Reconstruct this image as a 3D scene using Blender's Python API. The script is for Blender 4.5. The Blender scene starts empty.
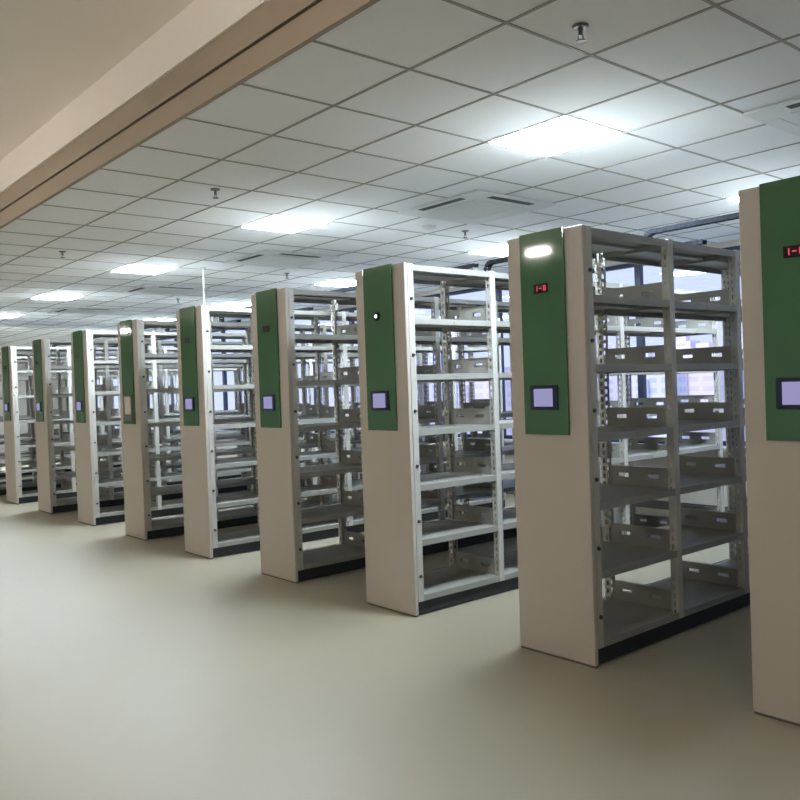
import bpy, bmesh, math, random
from mathutils import Matrix, Vector
random.seed(4)
S = bpy.context.scene
COL = S.collection

# ------------------------------------------------------------------ materials
def srgb(r, g, b):
    f = lambda c: (c/255/12.92) if c/255 <= .04045 else ((c/255+.055)/1.055)**2.4
    return (f(r), f(g), f(b), 1)

def mat(name, col, rough=.5, metal=0, var=0, scale=6, bump=0, bscale=200, coat=0, spec=.5):
    m = bpy.data.materials.new(name); m.use_nodes = True
    nt = m.node_tree; p = nt.nodes['Principled BSDF']
    p.inputs['Base Color'].default_value = col
    p.inputs['Roughness'].default_value = rough
    p.inputs['Metallic'].default_value = metal
    p.inputs['Specular IOR Level'].default_value = spec
    p.inputs['Coat Weight'].default_value = coat
    tc = nt.nodes.new('ShaderNodeTexCoord')
    n = nt.nodes.new('ShaderNodeTexNoise'); n.inputs['Scale'].default_value = scale
    n.inputs['Detail'].default_value = 4
    nt.links.new(tc.outputs['Object'], n.inputs['Vector'])
    mx = nt.nodes.new('ShaderNodeMix'); mx.data_type = 'RGBA'
    mx.inputs['A'].default_value = tuple(c*(1-var) for c in col[:3])+(1,)
    mx.inputs['B'].default_value = tuple(min(1, c*(1+var)) for c in col[:3])+(1,)
    nt.links.new(n.outputs['Fac'], mx.inputs['Factor'])
    nt.links.new(mx.outputs['Result'], p.inputs['Base Color'])
    if bump:
        n2 = nt.nodes.new('ShaderNodeTexNoise'); n2.inputs['Scale'].default_value = bscale
        nt.links.new(tc.outputs['Object'], n2.inputs['Vector'])
        b = nt.nodes.new('ShaderNodeBump'); b.inputs['Strength'].default_value = bump
        b.inputs['Distance'].default_value = .002
        nt.links.new(n2.outputs['Fac'], b.inputs['Height'])
        nt.links.new(b.outputs['Normal'], p.inputs['Normal'])
    return m

def emit(name, col, st):
    m = bpy.data.materials.new(name); m.use_nodes = True
    nt = m.node_tree; nt.nodes.remove(nt.nodes['Principled BSDF'])
    e = nt.nodes.new('ShaderNodeEmission'); e.inputs['Color'].default_value = col
    e.inputs['Strength'].default_value = st
    nt.links.new(e.outputs[0], nt.nodes['Material Output'].inputs[0])
    return m

M = dict(
    panel=mat('cream_powder_coat', srgb(184, 177, 167), .42, var=.02, bump=.05, bscale=400),
    green=mat('green_acrylic', (.060, .155, .078, 1), .055, var=.06, scale=2, coat=.3, spec=.4),
    steel=mat('shelf_powder_coat', srgb(148, 147, 140), .4, var=.03, bump=.04, bscale=300),
    post=mat('post_powder_coat', srgb(182, 180, 172), .4, var=.03),
    base=mat('black_plinth', srgb(36, 40, 45), .5, var=.1),
    navy=mat('navy_plastic', srgb(22, 34, 62), .35),
    black=mat('black_plastic', srgb(34, 20, 24), .5, spec=.2),
    screw=mat('dark_steel', srgb(70, 72, 76), .35, metal=.6),
    chain=mat('black_nylon', srgb(36, 40, 48), .75, spec=.2),
    floor=mat('cream_vinyl', srgb(158, 151, 131), .46, var=.035, scale=1.6, bump=.03, bscale=60),
    tile=mat('mineral_ceiling_tile', srgb(243, 244, 246), .9, var=.02, scale=30, bump=.3, bscale=260),
    tbar=mat('grey_grid', srgb(165, 162, 158), .6),
    plaster=mat('cream_plaster', srgb(244, 236, 228), .85, var=.015, scale=3, bump=.1, bscale=80),
    tan=mat('tan_trim', srgb(162, 147, 130), .6, var=.04, scale=5),
    groove=mat('dark_groove', srgb(70, 55, 45), .8),
    wall=mat('wall_paint', srgb(208, 203, 194), .85, var=.015, scale=3, bump=.1, bscale=80),
    white=mat('white_plastic', srgb(225, 225, 225), .5, var=.01),
    slot=mat('dark_slot', srgb(60, 62, 66), .7),
    frame=mat('dark_blue_window_frame', srgb(38, 48, 74), .4, var=.05),
    chrome=mat('chrome', srgb(120, 118, 115), .4, metal=.8),
    paper=mat('paper', srgb(205, 200, 195), .8, var=.04, scale=20),
    grey=mat('grey_brown_plastic', srgb(100, 95, 92), .5),
    ground=mat('hazy_city_ground', srgb(150, 160, 160), .9, var=.25, scale=.05),
    lamp=emit('lamp_white', (.76, .88, 1, 1), 52),
    warm=emit('lamp_neutral', (1, .94, .87, 1), 270),
    screen=emit('screen_glow', (.46, .45, .78, 1), .30),
    led=emit('led_red', (1, .10, .16, 1), .34),
    lens=emit('led_white', (.9, .85, .95, 1), 1.0),
)
# window glass: mostly clear with a mirror share
g = bpy.data.materials.new('window_glass'); g.use_nodes = True
nt = g.node_tree; nt.nodes.remove(nt.nodes['Principled BSDF'])
a = nt.nodes.new('ShaderNodeBsdfTransparent'); a.inputs[0].default_value = (.98, .985, 1, 1)
b = nt.nodes.new('ShaderNodeBsdfGlossy'); b.inputs['Roughness'].default_value = .02
mx = nt.nodes.new('ShaderNodeMixShader')
mx.inputs[0].default_value = .04; nt.links.new(a.outputs[0], mx.inputs[1]); nt.links.new(b.outputs[0], mx.inputs[2])
nt.links.new(mx.outputs[0], nt.nodes['Material Output'].inputs[0]); M['glass'] = g

def hazed_tower_mat(name, wallc, winc, sc):
    m = bpy.data.materials.new(name); m.use_nodes = True
    nt = m.node_tree; p = nt.nodes['Principled BSDF']; p.inputs['Roughness'].default_value = .8
    tc = nt.nodes.new('ShaderNodeTexCoord')
    br = nt.nodes.new('ShaderNodeTexBrick'); br.offset = 0
    br.inputs['Color1'].default_value = winc; br.inputs['Color2'].default_value = winc
    br.inputs['Mortar'].default_value = wallc
    br.inputs['Scale'].default_value = 1; br.inputs['Mortar Size'].default_value = .9
    br.inputs['Brick Width'].default_value = sc; br.inputs['Row Height'].default_value = 3.2
    br.inputs['Mortar Smooth'].default_value = .3
    sp = nt.nodes.new('ShaderNodeSeparateXYZ'); cb = nt.nodes.new('ShaderNodeCombineXYZ'); ad = nt.nodes.new('ShaderNodeMath')
    nt.links.new(tc.outputs['Object'], sp.inputs[0])
    nt.links.new(sp.outputs[0], ad.inputs[0]); nt.links.new(sp.outputs[1], ad.inputs[1])
    nt.links.new(ad.outputs[0], cb.inputs[0]); nt.links.new(sp.outputs[2], cb.inputs[1])
    nt.links.new(cb.outputs[0], br.inputs['Vector'])
    nt.links.new(br.outputs['Color'], p.inputs['Base Color'])
    return m

# ------------------------------------------------------------------ mesh helpers
def box(bm, x0, x1, y0, y1, z0, z1, mi=0):
    v = [bm.verts.new(p) for p in ((x0,y0,z0),(x1,y0,z0),(x1,y1,z0),(x0,y1,z0),(x0,y0,z1),(x1,y0,z1),(x1,y1,z1),(x0,y1,z1))]
    for q in ((3,2,1,0),(4,5,6,7),(0,1,5,4),(1,2,6,5),(2,3,7,6),(3,0,4,7)):
        f = bm.faces.new([v[i] for i in q]); f.material_index = mi
    return v

def cyl(bm, p0, p1, r0, r1=None, n=16):
    r1 = r0 if r1 is None else r1
    a, b = Vector(p0), Vector(p1); d = b-a
    mt = Matrix.Translation((a+b)/2) @ d.to_track_quat('Z', 'Y').to_matrix().to_4x4()
    bmesh.ops.create_cone(bm, cap_ends=True, segments=n, radius1=r0, radius2=r1, depth=d.length, matrix=mt)

def mesh(name, fn, *mats, bevel=0, segs=2):
    bm = bmesh.new(); fn(bm)
    if bevel:
        bmesh.ops.bevel(bm, geom=list(bm.edges), offset=bevel, segments=segs, affect='EDGES', profile=.5)
    me = bpy.data.meshes.new(name); bm.to_mesh(me); bm.free()
    for m in mats: me.materials.append(m)
    return me

def obj(name, me, parent=None, loc=(0,0,0)):
    o = bpy.data.objects.new(name, me); COL.objects.link(o)
    o.location = loc
    if parent: o.parent = parent
    return o

def tag(o, label, cat, group=None):
    o['label'] = label; o['category'] = cat
    if group: o['group'] = group
    return o

def thing(name, label, cat, loc=(0,0,0), group=None):
    return tag(obj(name, None, None, loc), label, cat, group)

def struct(name, fn, *mats, parent=None, bevel=0):
    o = obj(name, mesh(name, fn, *mats, bevel=bevel), parent)
    o['kind'] = 'structure'
    return o

# ------------------------------------------------------------------ room
X0, X1, YF, YE, YB, ZC, ZK = -27.0, 5.0, -7.0, 2.08, 8.8, 3.06, 3.58
struct('floor', lambda bm: box(bm, X0-.2, X1+.2, YF-.2, YB+.2, -.15, 0), M['floor'])
GX, GY, PX, PY = -2.952, 2.632, .6135, .579
xs = [GX+PX*k for k in range(-45, 14) if X0 < GX+PX*k < X1]
ys = [GY+PY*k for k in range(-1, 12) if YE+.03 < GY+PY*k < YB]
lamps = [(GX-PX-3.0675*k, yy) for k in range(0, 7) for yy in (GY+2*PY, GY+7*PY)]
def ceil(bm):
    xx = [X0]+xs+[X1]; yy = [YE]+ys+[YB]
    def cell(a, b): return any(abs(a-l[0]) < .05 and abs(b-l[1]) < .05 for l in lamps)
    for i in range(len(xx)-1):
        for j in range(len(yy)-1):
            if cell(xx[i], yy[j]): continue
            box(bm, xx[i]+.006, xx[i+1]-.006, yy[j]+.006, yy[j+1]-.006, ZC, ZC+.018)
    box(bm, X0-.2, X1+.2, YE, YB+.2, ZC+.1, ZC+.75)
struct('ceiling', ceil, M['tile'])
def grid(bm):
    for x in xs: box(bm, x-.0075, x+.0075, YE, YB, ZC-.004, ZC+.03)
    for y in ys: box(bm, X0, X1, y-.0075, y+.0075, ZC-.005, ZC+.029)
struct('trim_1', grid, M['tbar'])
# bulkhead between the aisle ceiling and the tiled ceiling
def bulk(bm):
    box(bm, X0, X1, YE-.03, YE-.001, ZC-.004, 3.175, 0)
    box(bm, X0, X1, YE-.02, YE-.001, 3.175, 3.19, 1)
    box(bm, X0, X1, YE-.035, YE-.001, 3.19, 3.325, 0)
struct('trim_2', bulk, M['tan'], M['groove'])
struct('trim_3', lambda bm: box(bm, X0, X1, YE-.05, YE-.001, 3.325, ZK), M['plaster'])
struct('ceiling.001', lambda bm: box(bm, X0-.2, X1+.2, YF-.2, YE, ZK, ZK+.25), M['plaster'])
struct('wall_left', lambda bm: box(bm, X0-.2, X0, YF-.2, YB+.2, 0, ZK+.2), M['wall'])
struct('wall_right', lambda bm: box(bm, X1, X1+.2, YF-.2, YB+.2, 0, ZK+.2), M['wall'])
struct('wall_front', lambda bm: box(bm, X0, X1, YF-.2, YF, 0, ZK+.2), M['wall'])
SILL, HEAD = .78, 3.0
def back(bm):
    box(bm, X0, X1, YB, YB+.2, 0, SILL)
    box(bm, X0, X1, YB, YB+.2, HEAD, ZC+.1)
    box(bm, X0, X0+.8, YB, YB+.2, SILL, HEAD)
    box(bm, X1-.8, X1, YB, YB+.2, SILL, HEAD)
struct('wall_back', back, M['wall'])
struct('baseboard_back', lambda bm: box(bm, X0, X1, YB-.012, YB, 0, .1), M['grey'])
struct('trim_4', lambda bm: box(bm, X0+.8, X1-.8, YB-.16, YB+.02, SILL-.03, SILL), M['white'], bevel=.004)
# ribbon windows: frames of two lights
mull = [-5.87+1.17*k for k in range(-18, 9)]
mull = [x for x in mull if X0+.8 < x < X1-.8]
edges = [X0+.8]+mull+[X1-.8]
for n in range(0, len(edges)-1, 4):
    e = edges[n:n+5]
    def fr(bm, e=e):
        for i, x in enumerate(e):
            a = x-.04 if i else x; b_ = x+.04 if i < len(e)-1 else x
            box(bm, a, b_, YB+.05, YB+.12, SILL, HEAD)
        for i in range(len(e)-1):
            a = e[i]+(.04 if i else 0); b_ = e[i+1]-(.04 if i < len(e)-2 else 0)
            box(bm, a, b_, YB+.05, YB+.12, SILL, SILL+.05)
            box(bm, a, b_, YB+.05, YB+.12, HEAD-.05, HEAD)
    f = struct('window_%d' % (n//4+1), fr, M['frame'])
    gl = obj('window_pane', mesh('window_pane', lambda bm: box(bm, e[0], e[-1], YB+.082, YB+.088, SILL, HEAD), M['glass']), f)

# ------------------------------------------------------------------ shelving unit meshes (local origin: unit centre line, front plane of end panel)
W = .54; H = 2.40; LEV = [.136, .51, .885, 1.26, 1.64, 2.022, 2.385]
BAY = .805; POST = [.056+BAY*k for k in range(6)]
def end_panel(bm):
    box(bm, -W/2, W/2, 0, .030, .012, H)
panel_me = mesh('end_panel', end_panel, M['panel'], bevel=.006, segs=3)
def bolts(bm):
    cyl(bm, (W/2-.002, .056, 0), (W/2+.010, .056, 0), .013, .010, 12)
bolt_me = mesh('rubber_buffer', bolts, M['screw'])
def kick(bm): box(bm, -W/2+.004, W/2-.004, .006, .028, 0, .012)
kick_me = mesh('kick_strip', kick, M['grey'])
def green(bm):
    box(bm, -.165, .150, -.013, 0, 1.263, H+.006)
green_me = mesh('control_panel', green, M['green'], bevel=.003)
SCX0, SCX1 = -.112, .085
screen_fr = mesh('touchscreen', lambda bm: box(bm, SCX0, SCX1, -.024, -.013, 1.402, 1.542), M['navy'], bevel=.004)
screen_me = mesh('screen_glass', lambda bm: box(bm, SCX0+.03, SCX1-.032, -.0255, -.024, 1.422, 1.522), M['screen'])
led_me = mesh('number_display', lambda bm: box(bm, -.065, .035, -.018, -.013, 2.06, 2.112), M['black'], bevel=.003)
def digits(bm):
    def seg(cx, segs):
        w, h, t, y0, y1, cz = .019, .030, .006, -.0195, -.018, 2.086
        R_ = dict(a=(-w/2,w/2,h/2-t,h/2), g=(-w/2,w/2,-t/2,t/2), d=(-w/2,w/2,-h/2,-h/2+t),
                  f=(-w/2,-w/2+t,0,h/2), b=(w/2-t,w/2,0,h/2), e=(-w/2,-w/2+t,-h/2,0), c=(w/2-t,w/2,-h/2,0))
        for s in segs:
            r = R_[s]; box(bm, cx+r[0], cx+r[1], y0, y1, cz+r[2], cz+r[3])
    seg(-.045, 'bc'); seg(-.015, 'g'); seg(.015, 'abcdefg')
digit_me = mesh('red_digits', digits, M['led'])
lens_ring = mesh('indicator_lamp', lambda bm: cyl(bm, (-.02, -.013, 2.06), (-.02, -.024, 2.06), .034, .028, 24), M['black'])
lens_me = mesh('lamp_lens', lambda bm: cyl(bm, (-.02, -.024, 2.06), (-.02, -.027, 2.06), .014, .012, 20), M['lens'])
def holder(bm):
    x0, x1, z0, z1 = -.12, .12, 1.30, 1.58
    box(bm, x0, x1, -.020, -.013, z0, z1)
    box(bm, x0, x0+.03, -.030, -.020, z0, z1); box(bm, x1-.03, x1, -.030, -.020, z0, z1)
    box(bm, x0+.03, x1-.03, -.030, -.020, z0, z0+.07)
holder_me = mesh('chart_holder', holder, M['grey'])
paper_me = mesh('paper_chart', lambda bm: box(bm, -.088, .088, -.024, -.020, 1.372, 1.565), M['paper'])
base_me = mesh('plinth', lambda bm: box(bm, -W/2+.02, W/2-.02, .032, .05+BAY*5+.03, .008, .098), M['base'])
def post(sgn):
    def fn(bm):
        xo = sgn*(W/2); xi = sgn*(W/2-.05); t = sgn*.003
        a, b_ = sorted((xo-t, xo)); box(bm, a, b_, -.025, .025, .10, H-.004)
        a, b_ = sorted((xi, xo-t)); w = (b_-a)
        for y in (-.025, .022):
            box(bm, a, a+w*.32, y, y+.003, .10, H-.004); box(bm, a+w*.68, b_, y, y+.003, .10, H-.004)
            z = .10
            while z < H-.06:
                box(bm, a+w*.32, a+w*.68, y, y+.003, z, z+.022); z += .05
    return fn
post_me = [mesh('post', post(s), M['post']) for s in (-1, 1)]
def tray(bm):
    y0, y1 = .026, BAY-.026; h = .036
    box(bm, -W/2+.004, W/2-.004, y0, y1, -.003, 0)
    for a, b_ in ((.001, y0), (y1, BAY-.001)): box(bm, -W/2+.052, W/2-.052, a, b_, -.003, 0)
    for s in (-1, 1):
        a, b_ = sorted((s*(W/2-.004), s*(W/2-.001))); box(bm, a, b_, y0, y1, -h, .004)
        a, b_ = sorted((s*(W/2-.02), s*(W/2-.004))); box(bm, a, b_, y0, y1, -h, -h+.003)
    for y in (.001, BAY-.004): box(bm, -W/2+.052, W/2-.05, y, y+.003, -h, -.003)
    box(bm, -.04, .04, y0, y1, -.022, -.003)        # stiffening rib
    cyl(bm, (W/2-.002, BAY*.5, -.016), (W/2+.004, BAY*.5, -.016), .006, .006, 8)
tray_me = mesh('shelf', tray, M['steel'])
def hanger(bm):
    # upright side plate of a shelf with two long slots, across the shelf depth
    x0, x1 = -W/2+.052, W/2-.052; y0, y1 = -.0015, .0015; h = .118
    z1, z2 = .052, .078
    box(bm, x0, x1, y0, y1, 0, z1); box(bm, x0, x1, y0, y1, z2, h)
    hl = .085; c = [x0+(x1-x0)*.24, x0+(x1-x0)*.74]
    xx = [x0, c[0]-hl/2, c[0]+hl/2, c[1]-hl/2, c[1]+hl/2, x1]
    for i in (0, 2, 4): box(bm, xx[i], xx[i+1], y0, y1, z1, z2)
    box(bm, x0, x1, -.006, .006, h, h+.003)
hanger_me = mesh('side_plate', hanger, M['steel'])

def unit(xc, label, kind='screen'):
    r = thing('mobile_shelving_unit', label, 'shelving unit', (xc, 3.66, 0), 'row of mobile shelving units')
    pn = obj('end_panel', panel_me, r)
    obj('kick_strip', kick_me, pn)
    for k in range(6): obj('rubber_buffer', bolt_me, pn, (0, 0, LEV[k]+.135))
    cp = obj('control_panel', green_me, r)
    if kind == 'paper':
        h = obj('chart_holder', holder_me, r); obj('paper_chart', paper_me, h)
    else:
        t = obj('touchscreen', screen_fr, r); obj('screen_glass', screen_me, t)
    if kind == 'lens':
        n = obj('indicator_lamp', lens_ring, r); obj('lamp_lens', lens_me, n)
    elif kind != 'paper':
        n = obj('number_display', led_me, r)
        if kind == 'digits': obj('red_digits', digit_me, n)
    obj('plinth', base_me, r)
    for y in POST:
        for me in post_me: obj('post', me, r, (0, y, 0))
    for k in range(5):
        for i, z in enumerate(LEV):
            s = obj('shelf', tray_me, r, (0, POST[k], z))
            if i < 6:
                for yy in (.009, BAY-.009): obj('side_plate', hanger_me, s, (0, yy, .001))
    return r

base_l = 'cream and green mobile shelving unit '
U = [(-1.615, 'nearest cream shelving unit with green front, cut off by the right edge', 'digits'),
     (-3.03, 'cream shelving unit with green panel and red digits, nearest fully visible one', 'digits'),
     (-4.50, 'shelving unit with white lit posts and round indicator lamp on its green panel', 'lens'),
     (-5.975, 'shaded shelving unit just left of the one with the round indicator lamp', 'screen'),
     (-7.43, 'bright sided shelving unit just right of the one with the paper chart', 'screen'),
     (-8.93, 'shelving unit with a grey paper chart holder instead of a touchscreen', 'paper'),
     (-10.45, 'bright sided shelving unit just left of the one with the paper chart', 'screen'),
     (-12.05, 'narrow looking shaded shelving unit, third from the left edge', 'screen'),
     (-13.62, 'far shelving unit with white side post, second from the left edge', 'screen'),
     (-15.12, 'shelving unit seen as a sliver of shelves at the left edge', 'screen'),
     (-16.6, 'second farthest shelving unit, beyond the left edge sliver', 'screen'),
     (-18.1, 'farthest shelving unit of the row, at its far left end', 'screen')]
for u in U: unit(*u)

# ------------------------------------------------------------------ cable chains on top of the units
def chain(length):
    def fn(bm):
        # lower run 0.16 on the unit top, round bend at the left, upper run to the right
        r = .062; z0 = 0.02; pts = []
        n = int(.36/.035)
        for i in range(n): pts.append((.36-i*.035, z0, 0))
        for i in range(7):
            a = math.pi*(i+.5)/7; pts.append((-r*math.sin(a), z0+r-r*math.cos(a), 0))
        for i in range(int(length/.035)): pts.append((i*.035, z0+2*r+.0*i, 0))
        for i in range(len(pts)-1):
            a = Vector((pts[i][0], 0, pts[i][1])); b_ = Vector((pts[i+1][0], 0, pts[i+1][1]))
            d = b_-a; L = d.length
            mt = Matrix.Translation((a+b_)/2) @ d.to_track_quat('X', 'Z').to_matrix().to_4x4()
            for yy in (-.024, .024):
                bmesh.ops.create_cube(bm, size=1, matrix=mt @ Matrix.Translation((0, yy, 0)) @ Matrix.Diagonal((L*.95, .006, .03, 1)))
            bmesh.ops.create_cube(bm, size=1, matrix=mt @ Matrix.Diagonal((L*.45, .046, .026, 1)))
    return fn
chain_me = mesh('cable_chain', chain(1.33), M['chain'])
def bracket(bm):
    box(bm, 1.27, 1.29, -.03, .03, .006, .125); box(bm, 1.22, 1.34, -.035, .035, 0, .006)
brk_me = mesh('chain_bracket', bracket, M['steel'])
names = ['above the nearest fully visible unit, running right',
         'curling over the unit with the round indicator lamp',
         'on the unit just left of the round indicator lamp', 'on the unit under the thin white conduit',
         'on the unit with the paper chart holder', 'on the white sided unit left of the paper chart',
         'on the third unit from the left edge', 'on the second unit from the left edge', 'on the unit at the left edge']
for i, nme in enumerate(names):
    c = tag(obj('cable_chain', chain_me, None, (U[i+1][0]-.08, 4.9, H-.008)), 'black cable chain ' + nme, 'cable chain', 'cable chains on top of the shelving')
    obj('chain_bracket', brk_me, c)

# ------------------------------------------------------------------ ceiling fittings
def lamp_frame(bm):
    a, b_, t = PX/2-.012, PY/2-.012, .012
    for (x0, x1, y0, y1) in ((-a, a, -b_, -b_+t), (-a, a, b_-t, b_), (-a, -a+t, -b_+t, b_-t), (a-t, a, -b_+t, b_-t)):
        box(bm, x0, x1, y0, y1, -.002, .03)
    box(bm, -a, a, -b_, b_, .03, .036)
lf_me = mesh('lamp_frame', lamp_frame, M['white'])
ld_me = mesh('diffuser', lambda bm: box(bm, -PX/2+.025, PX/2-.025, -PY/2+.025, PY/2-.025, -.012, .008), M['lamp'])
def where(x):
    best = min(range(len(U)), key=lambda i: abs(U[i][0]-x))
    return best
lamp_txt = {(-4): 'far left'}
k = 0
col_txt = ['largest of its row', 'second largest of its row', 'third largest of its row', 'fourth largest of its row', 'fifth of its row', 'second farthest of its row', 'farthest of its row']
for kk in range(0, 7):
    for row, yy in enumerate((GY+2*PY, GY+7*PY)):
        x = GX-PX-3.0675*kk+PX/2
        lab = 'square white ceiling light in the %s, %s' % ('row nearest the aisle' if row == 0 else 'row near the windows', col_txt[kk])
        t = thing('ceiling_light', lab, 'ceiling light', (x, yy+PY/2, ZC), 'LED panels in the tiled ceiling')
        obj('lamp_frame', lf_me, t); obj('diffuser', ld_me, t)

def cassette(bm):
    h = .475
    box(bm, -h, h, -h, h, -.022, -.0045)
    box(bm, -.29, .29, -.29, .29, -.028, -.022)
cas_me = mesh('fascia', cassette, M['white'], bevel=.004)
def slots(horizontal, s):
    def fn(bm):
        if horizontal: box(bm, -.25, .25, s*.40-.032, s*.40+.032, -.0245, -.021)
        else: box(bm, s*.40-.032, s*.40+.032, -.25, .25, -.0245, -.021)
    return fn
slot_mes = [mesh('air_slot', slots(h, s), M['white' if (h, s) in ((0, -1), (1, 1)) else 'slot']) for h in (0, 1) for s in (-1, 1)]
grille_me = mesh('intake_grille', lambda bm: [box(bm, -.25, .25, -.25+.04*i, -.235+.04*i, -.031, -.028) for i in range(13)], M['white'])
ac_txt = ['cut by the right edge of the photo', 'above the unit with the round indicator lamp', 'third from the right edge', 'fourth from the right edge', 'farthest, over the last units']
for i in range(5):
    t = thing('air_conditioner', 'white square ceiling air conditioner cassette ' + ac_txt[i], 'air conditioner', (-1.86-3.0675*i, 5.09, ZC), 'air conditioner cassettes')
    obj('fascia', cas_me, t); obj('intake_grille', grille_me, t)
    for n_, m_ in enumerate(slot_mes): obj('air_flap' if n_ in (0, 3) else 'air_slot', m_, t)

def spr(bm):
    cyl(bm, (0,0,-.003), (0,0,-.012), .036, .028, 20)
    cyl(bm, (0,0,-.012), (0,0,-.045), .010, .010, 12)
    for s in (-1, 1): cyl(bm, (s*.010, 0, -.04), (s*.013, 0, -.068), .003, .003, 6)
spr_me = mesh('sprinkler', spr, M['chrome'])
spd_me = mesh('deflector', lambda bm: cyl(bm, (0,0,-.066), (0,0,-.071), .022, .022, 16), M['chrome'])
for x, y, l in ((-2.17, 2.91, 'alone in the ceiling near the top right of the photo'), (-5.5, 2.96, 'in the ceiling over the aisle, left of the brown trim end'),
                (-8.61, 2.89, 'small in the ceiling at the far left'), (-5.72, 5.75, 'behind the air conditioner, above the unit with the round lamp'),
                (-8.9, 5.75, 'over the middle far units'), (-12.0, 5.75, 'over the last far units')):
    s = tag(obj('sprinkler', spr_me, None, (x, y, ZC)), 'chrome fire sprinkler ' + l, 'sprinkler', 'ceiling sprinklers')
    obj('deflector', spd_me, s)
det = tag(obj('smoke_detector', mesh('smoke_detector', lambda bm: (cyl(bm, (0,0,-.001), (0,0,-.02), .07, .065, 28), cyl(bm, (0,0,-.02), (0,0,-.035), .055, .035, 28)), M['white']), None, (-5.73, 5.29, ZC)),
          'round white detector in the ceiling left of the middle air conditioner', 'smoke detector')
cd = tag(obj('conduit', mesh('conduit', lambda bm: (cyl(bm, (0,0,H), (0,0,ZC-.004), .009, .009, 14), cyl(bm, (0,0,ZC-.02), (0,0,ZC-.003), .035, .035, 16)), M['white']), None, (-8.95, 4.62, 0)),
         'thin white vertical conduit from the ceiling down to a far unit', 'conduit')
cd.location.z = 0

# aisle lamps behind the camera, under the plaster ceiling
def tube_body(bm):
    box(bm, -.17, .17, -.02, .02, -.455, -.42)
    for x in (-.12, .12): cyl(bm, (x, 0, -.42), (x, 0, -.002), .004, .004, 8)
    for x in (-.12, .12): cyl(bm, (x, 0, -.02), (x, 0, -.001), .03, .03, 12)
tb_me = mesh('lamp_body', tube_body, M['white'])
tl_me = mesh('lamp_tube', lambda bm: [cyl(bm, (-.15, y, -.44), (.15, y, -.44), .016, .016, 14) for y in (-.019, .019)], M['warm'])
for i, x in enumerate((1.87, -2.33, -6.53, -10.73, -14.93, -19.13)):
    t = thing('pendant_light', 'short white tube light hung under the aisle ceiling, %s' % ('right of the camera', 'nearest left of the camera', 'second left of the camera', 'third left of the camera', 'fourth left of the camera', 'farthest left')[i],
              'ceiling light', (x, -.52, ZK), 'tube lights under the aisle ceiling')
    obj('lamp_body', tb_me, t); obj('lamp_tube', tl_me, t)

# ------------------------------------------------------------------ city beyond the windows, distance haze painted into tower and ground colours
struct('ground', lambda bm: box(bm, -900, 500, 20, 1200, -46, -45), M['ground'])
tw = [hazed_tower_mat('hazed_tower_facade_%s' % n, a, b_, sc) for n, a, b_, sc in (
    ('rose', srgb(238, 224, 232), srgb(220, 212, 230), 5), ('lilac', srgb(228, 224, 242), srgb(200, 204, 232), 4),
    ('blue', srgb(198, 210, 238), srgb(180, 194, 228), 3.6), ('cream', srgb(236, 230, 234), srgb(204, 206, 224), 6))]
def tower(w, d, h):
    def fn(bm):
        box(bm, -w/2, w/2, -d/2, d/2, 0, h)
        box(bm, -w/2+1.5, w/2-1.5, -d/2+1.5, d/2-1.5, h, h+3)
        box(bm, -w*.15, w*.15, -d*.15, d*.15, h+3, h+6.5)
        for s in (-1, 1): box(bm, s*w*.33-1.3, s*w*.33+1.3, -d/2-1.2, -d/2, 2, h-3)   # bay columns
    return fn
kinds = ['rose pink', 'lilac', 'pale blue', 'cream']
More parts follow.
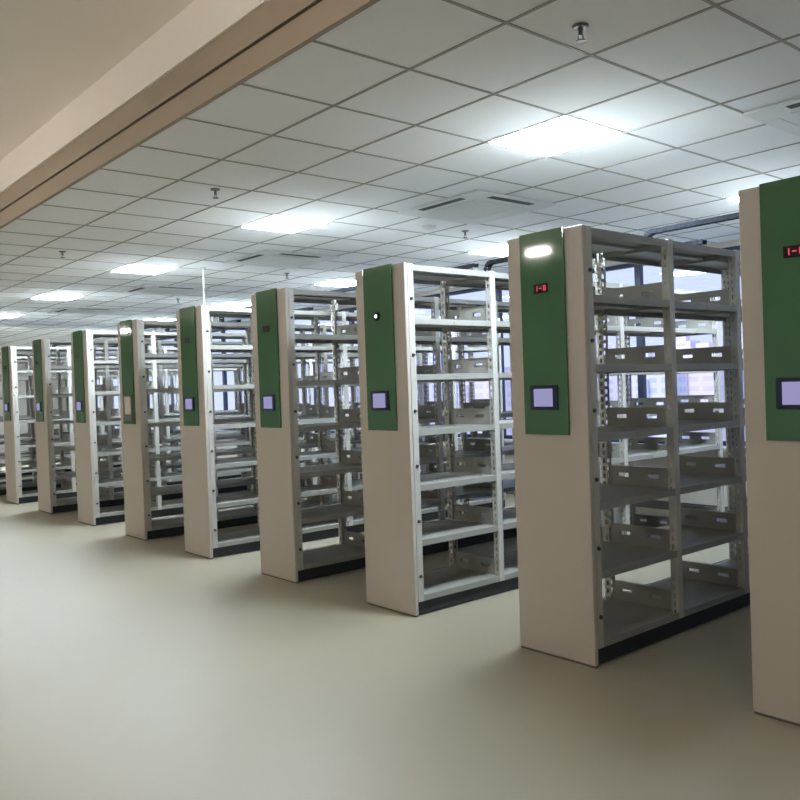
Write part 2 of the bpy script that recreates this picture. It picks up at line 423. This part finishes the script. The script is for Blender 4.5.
# pixel-free: azimuth (deg left of +Y), distance, size
city = [(29.5, 300, 15, 52, 0, 'seen through the second bay of the nearest open unit'), (30.8, 340, 13, 58, 0, 'taller one of a pair'),
        (32.2, 280, 12, 50, 1, 'left of the rose pink towers'), (33.6, 380, 18, 56, 3, 'behind the window mullion'),
        (28.2, 330, 11, 50, 2, 'narrow, right of the rose ones'), (26.9, 360, 16, 57, 0, 'at the right end of the skyline'),
        (35.5, 320, 15, 54, 1, 'further left in the skyline'), (37.6, 300, 18, 48, 3, 'squat, left half of the skyline'),
        (40.5, 350, 16, 60, 2, 'tall, seen between far posts'), (43.5, 300, 18, 50, 0, 'left part of the skyline'),
        (47.0, 340, 18, 56, 1, 'leftmost big one of the skyline'), (51.0, 320, 20, 52, 3, 'leftmost of all the skyline')]
for az, d, w, h, kd, l in city:
    a = math.radians(az)
    o = tag(obj('tower_block', mesh('tower_block', tower(w, w*.8, h), tw[kd]), None, (-math.sin(a)*d, math.cos(a)*d, -45)),
            'distant haze-tinted %s apartment tower, %s' % (kinds[kd], l), 'building', 'towers outside the windows')
    o.rotation_euler.z = random.uniform(-.3, .3)+a*.5

# ------------------------------------------------------------------ world, camera
w = bpy.data.worlds.new('sky'); S.world = w; w.use_nodes = True
nt = w.node_tree; bg = nt.nodes['Background']
tc = nt.nodes.new('ShaderNodeTexCoord'); sp = nt.nodes.new('ShaderNodeSeparateXYZ'); cr = nt.nodes.new('ShaderNodeValToRGB')
nt.links.new(tc.outputs['Generated'], sp.inputs[0]); nt.links.new(sp.outputs[2], cr.inputs[0]); nt.links.new(cr.outputs[0], bg.inputs[0])
cr.color_ramp.elements[0].position = 0; cr.color_ramp.elements[0].color = srgb(200, 211, 246)
cr.color_ramp.elements[1].position = .5; cr.color_ramp.elements[1].color = srgb(176, 198, 246)
bg.inputs[1].default_value = .62
sun = bpy.data.lights.new('sun', 'SUN'); sun.energy = 1.7; sun.angle = .3
so = obj('sun', sun); so.rotation_euler = (math.radians(35), 0, math.radians(-20))

cam = bpy.data.cameras.new('camera'); co = obj('camera', cam)
R = ((0.64663145, -0.0119237, -0.76270938), (0.76202661, -0.03499102, 0.64659962), (-0.03439784, -0.99931649, -0.01354012))
mw = Matrix.Identity(4)
for r in range(3):
    mw[r][0] = R[r][0]; mw[r][1] = -R[r][1]; mw[r][2] = -R[r][2]
mw[2][3] = 1.55
co.matrix_world = mw
cam.sensor_width = 36; cam.lens = 831.56/800*36; cam.clip_end = 3000
S.camera = co
S.view_settings.view_transform = 'Standard'; S.view_settings.look = 'None'
S.view_settings.exposure = 1.14; S.view_settings.gamma = 1; S.view_settings.use_curve_mapping = False
S.cycles.max_bounces = 8; S.cycles.diffuse_bounces = 5; S.cycles.transparent_max_bounces = 16
